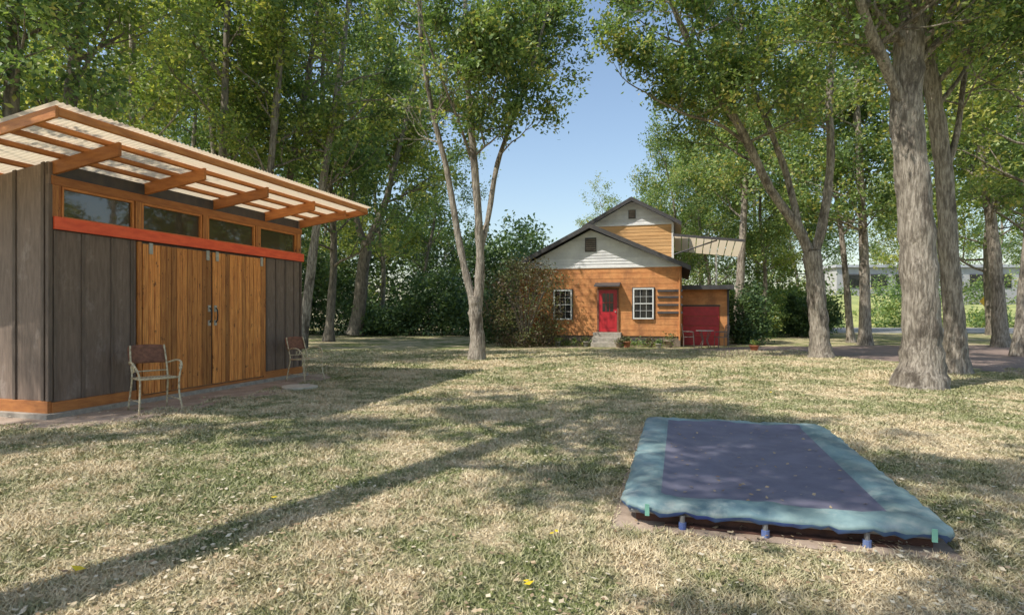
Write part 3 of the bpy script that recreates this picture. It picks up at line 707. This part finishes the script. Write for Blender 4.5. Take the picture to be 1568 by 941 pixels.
for m_,x,y,r,s in ((mt,-5.2,-4.4,0,1.05),(mt,.9,-2.2,1,.95),(mt,-2.9,-2.0,2.2,1.05),(ms,-1.0,-.9,3.3,1.15),(ms,-9.3,5.2,4.1,.85),(ms,-14,3.5,5.0,.9),(mt,5.5,-1.8,5.7,1.0)):
    place('maple_tree',m_,(x,y,0),r,s)

# ---------------------------------------------------------------- woods
protos=[]
for k in range(4):
    T=Tree(100+k); hh=16+k
    T.stem([Vector((0,0,0)),Vector((.3*k-.3,.2,hh*.3)),Vector((.5-.4*k,-.2,hh*.65)),Vector((.2,.3,hh))],.24,.06,.24,20,3.2,n=9,flare=.4,rise=.35)
    protos.append(T.meshes('wood%d'%k,'barkd' if k%2 else 'bark',['leaf','leafy','leafy','leaf'][k],21,.36,.115,keep=.58))
woods=empty('woodland')
R=random.Random(77); cnt=0
def wd(x,y,k=None,sc=None):
    global cnt
    k=R.randrange(4) if k is None else k
    place('woodland_tree',protos[k],(x,y,0),R.uniform(0,6.28),sc or R.uniform(.85,1.15),woods); cnt+=1
for row,(y0,dens) in enumerate(((31,7.5),(41,8.0),(52,9.5))):
    x=-y0*1.05
    while x< - 1.5:
        xx=x+R.uniform(-1.5,1.5); yy=y0+R.uniform(-2.5,2.5)
        r=xx/yy
        lim={0:-.24,1:-.07,2:-.02}[row]
        if r<lim: wd(xx,yy)
        x+=dens
for row,(y0,dens) in enumerate(((44,9),(82,14))):
    x=y0*.33
    while x<y0*1.05:
        xx=x+R.uniform(-1.5,1.5); yy=y0+R.uniform(-3,3)
        wd(xx,yy,None,R.uniform(.75,1.0) if row==0 else 1.2); x+=dens
for x,y in ((27,31),(31,38)): wd(x,y,1)
wd(9.6,36,3,.55); wd(7.2,46,2,.5); wd(12.5,38,0,.72); wd(14.5,34,3,.6); wd(17,41,1,.8)
print('woods',cnt)
C=[]
for _ in range(1500):
    x=R.uniform(-34,1.2); y=38+R.uniform(-1.5,5)-(.12*abs(x+12)); top=3.4+1.6*math.sin(x*.9)+1.2*math.sin(x*.37+1)
    C.append((x,y,R.random()**.8*max(1.2,top)))
V,F,t=leaves(C,50,.42,.12); link(bpy.data.objects.new('undergrowth',npmesh('undergrowth',V,F,'leafd',t)))
C=[]
for _ in range(1900):
    x=R.uniform(-62,3.4); y=R.uniform(60,68); top=12.5+2.5*math.sin(x*.5)+2*math.sin(x*.23)+1.5*math.sin(x*1.3)
    if x>0: top*=.7
    C.append((x,y,R.random()**.9*top))
V,F,t=leaves(C,45,.7,.22); link(bpy.data.objects.new('distant_treeline',npmesh('distant_treeline',V,F,'leafd',t)))
C=[]
for _ in range(420):
    x=R.uniform(8,22); y=R.uniform(40,46); C.append((x,y,R.random()*3.0))
for _ in range(420):
    x=R.uniform(22,60); y=R.uniform(55,62); top=1.2+1.5*math.sin(x*.7)+1.3*math.sin(x*.31+2)
    if top>.3: C.append((x,y,R.random()*top))
for _ in range(260):
    x=R.uniform(30,90); y=R.uniform(68,72); top=4.2+1.6*math.sin(x*.45); C.append((x,y,2.2+R.random()*max(.5,top-1.2)))
V,F,t=leaves(C,50,.5,.15); link(bpy.data.objects.new('hedgerow',npmesh('hedgerow',V,F,'leaf',t)))

sheet('dirt_driveway',[G(1040,538),G(1120,531),G(1300,529),G(1640,527),G(1900,560),G(1640,582),G(1420,556),G(1250,545),G(1130,545)],.004,'drive',.22,20)
sheet('road',[(14,42,0),(90,38,0),(90,53,0),(14,55.5,0)],.004,'asphalt',.02,4)
b=B(); nx,ny=40,8; vs=[]
for j in range(ny+1):
    for i in range(nx+1):
        x=12+i*2.6; t=j/ny; y=56+12*t; vs.append((x,y,-.1+ (2.9+.6*math.sin(x*.2))*(t*t*(3-2*t))*min(1,i/5)+.15*math.sin(x*1.3+j)))
b.add(vs,[(j*(nx+1)+i,j*(nx+1)+i+1,(j+1)*(nx+1)+i+1,(j+1)*(nx+1)+i) for j in range(ny) for i in range(nx)],'hill'); b.obj('embankment_hill',smooth=True)
e=empty('commercial_building',(42,76,0)); b=B(); b.box(0,30,0,5,0,7.2,'bldg'); b.box(-.3,30.3,-.3,5.3,7.21,7.55,'greymetal')
for i in range(9): b.box(1.2+i*3.2,3.3+i*3.2,-.08,-.02,4.6,6.2,'glass'); b.box(1.1+i*3.2,3.4+i*3.2,-.12,-.081,6.21,6.35,'dark')
b.obj('walls',e)
e=empty('traffic_sign',(PX(1510,463,40).x,40,0)); b=B(); b.tube([(0,0,0),(0,0,2.7)],.04,8,'steel')
b.hexa([(-.5,-.06,2.2),(0,-.06,1.7),(.5,-.06,2.2),(0,-.06,2.7),(-.5,-.04,2.2),(0,-.04,1.7),(.5,-.04,2.2),(0,-.04,2.7)],'yellow')
b.box(-.06,.06,-.075,-.062,1.98,2.45,'black'); b.obj('sign',e)

# ---------------------------------------------------------------- light, sky, camera
w=bpy.data.worlds.new('World'); S.world=w; w.use_nodes=True; nt=w.node_tree
sky=nt.nodes.new('ShaderNodeTexSky'); sky.sky_type='NISHITA'; sky.sun_disc=False
el=math.asin(-SH.z); sky.sun_elevation=el; sky.sun_rotation=math.atan2(-SH.x,-SH.y)%(2*math.pi)
sky.air_density=1.2; sky.dust_density=1.4
bg=nt.nodes['Background']; nt.links.new(sky.outputs[0],bg.inputs[0]); bg.inputs[1].default_value=.19
l=bpy.data.lights.new('sun','SUN'); l.energy=5.0; l.angle=math.radians(.5); l.color=(1,.94,.84)
so=link(bpy.data.objects.new('sun',l)); so.rotation_euler=SH.to_track_quat('-Z','Y').to_euler(); so.location=(-20,-10,30)
cam=bpy.data.cameras.new('camera'); co=link(bpy.data.objects.new('camera',cam)); S.camera=co
co.location=(0,0,H); co.rotation_euler=(math.pi/2,0,0); cam.sensor_width=36; cam.lens=36*FP/1568; cam.shift_y=6.5/1568
cam.clip_end=2000; cam.clip_start=.05
S.view_settings.view_transform='Standard'; S.view_settings.look='None'; S.view_settings.exposure=0
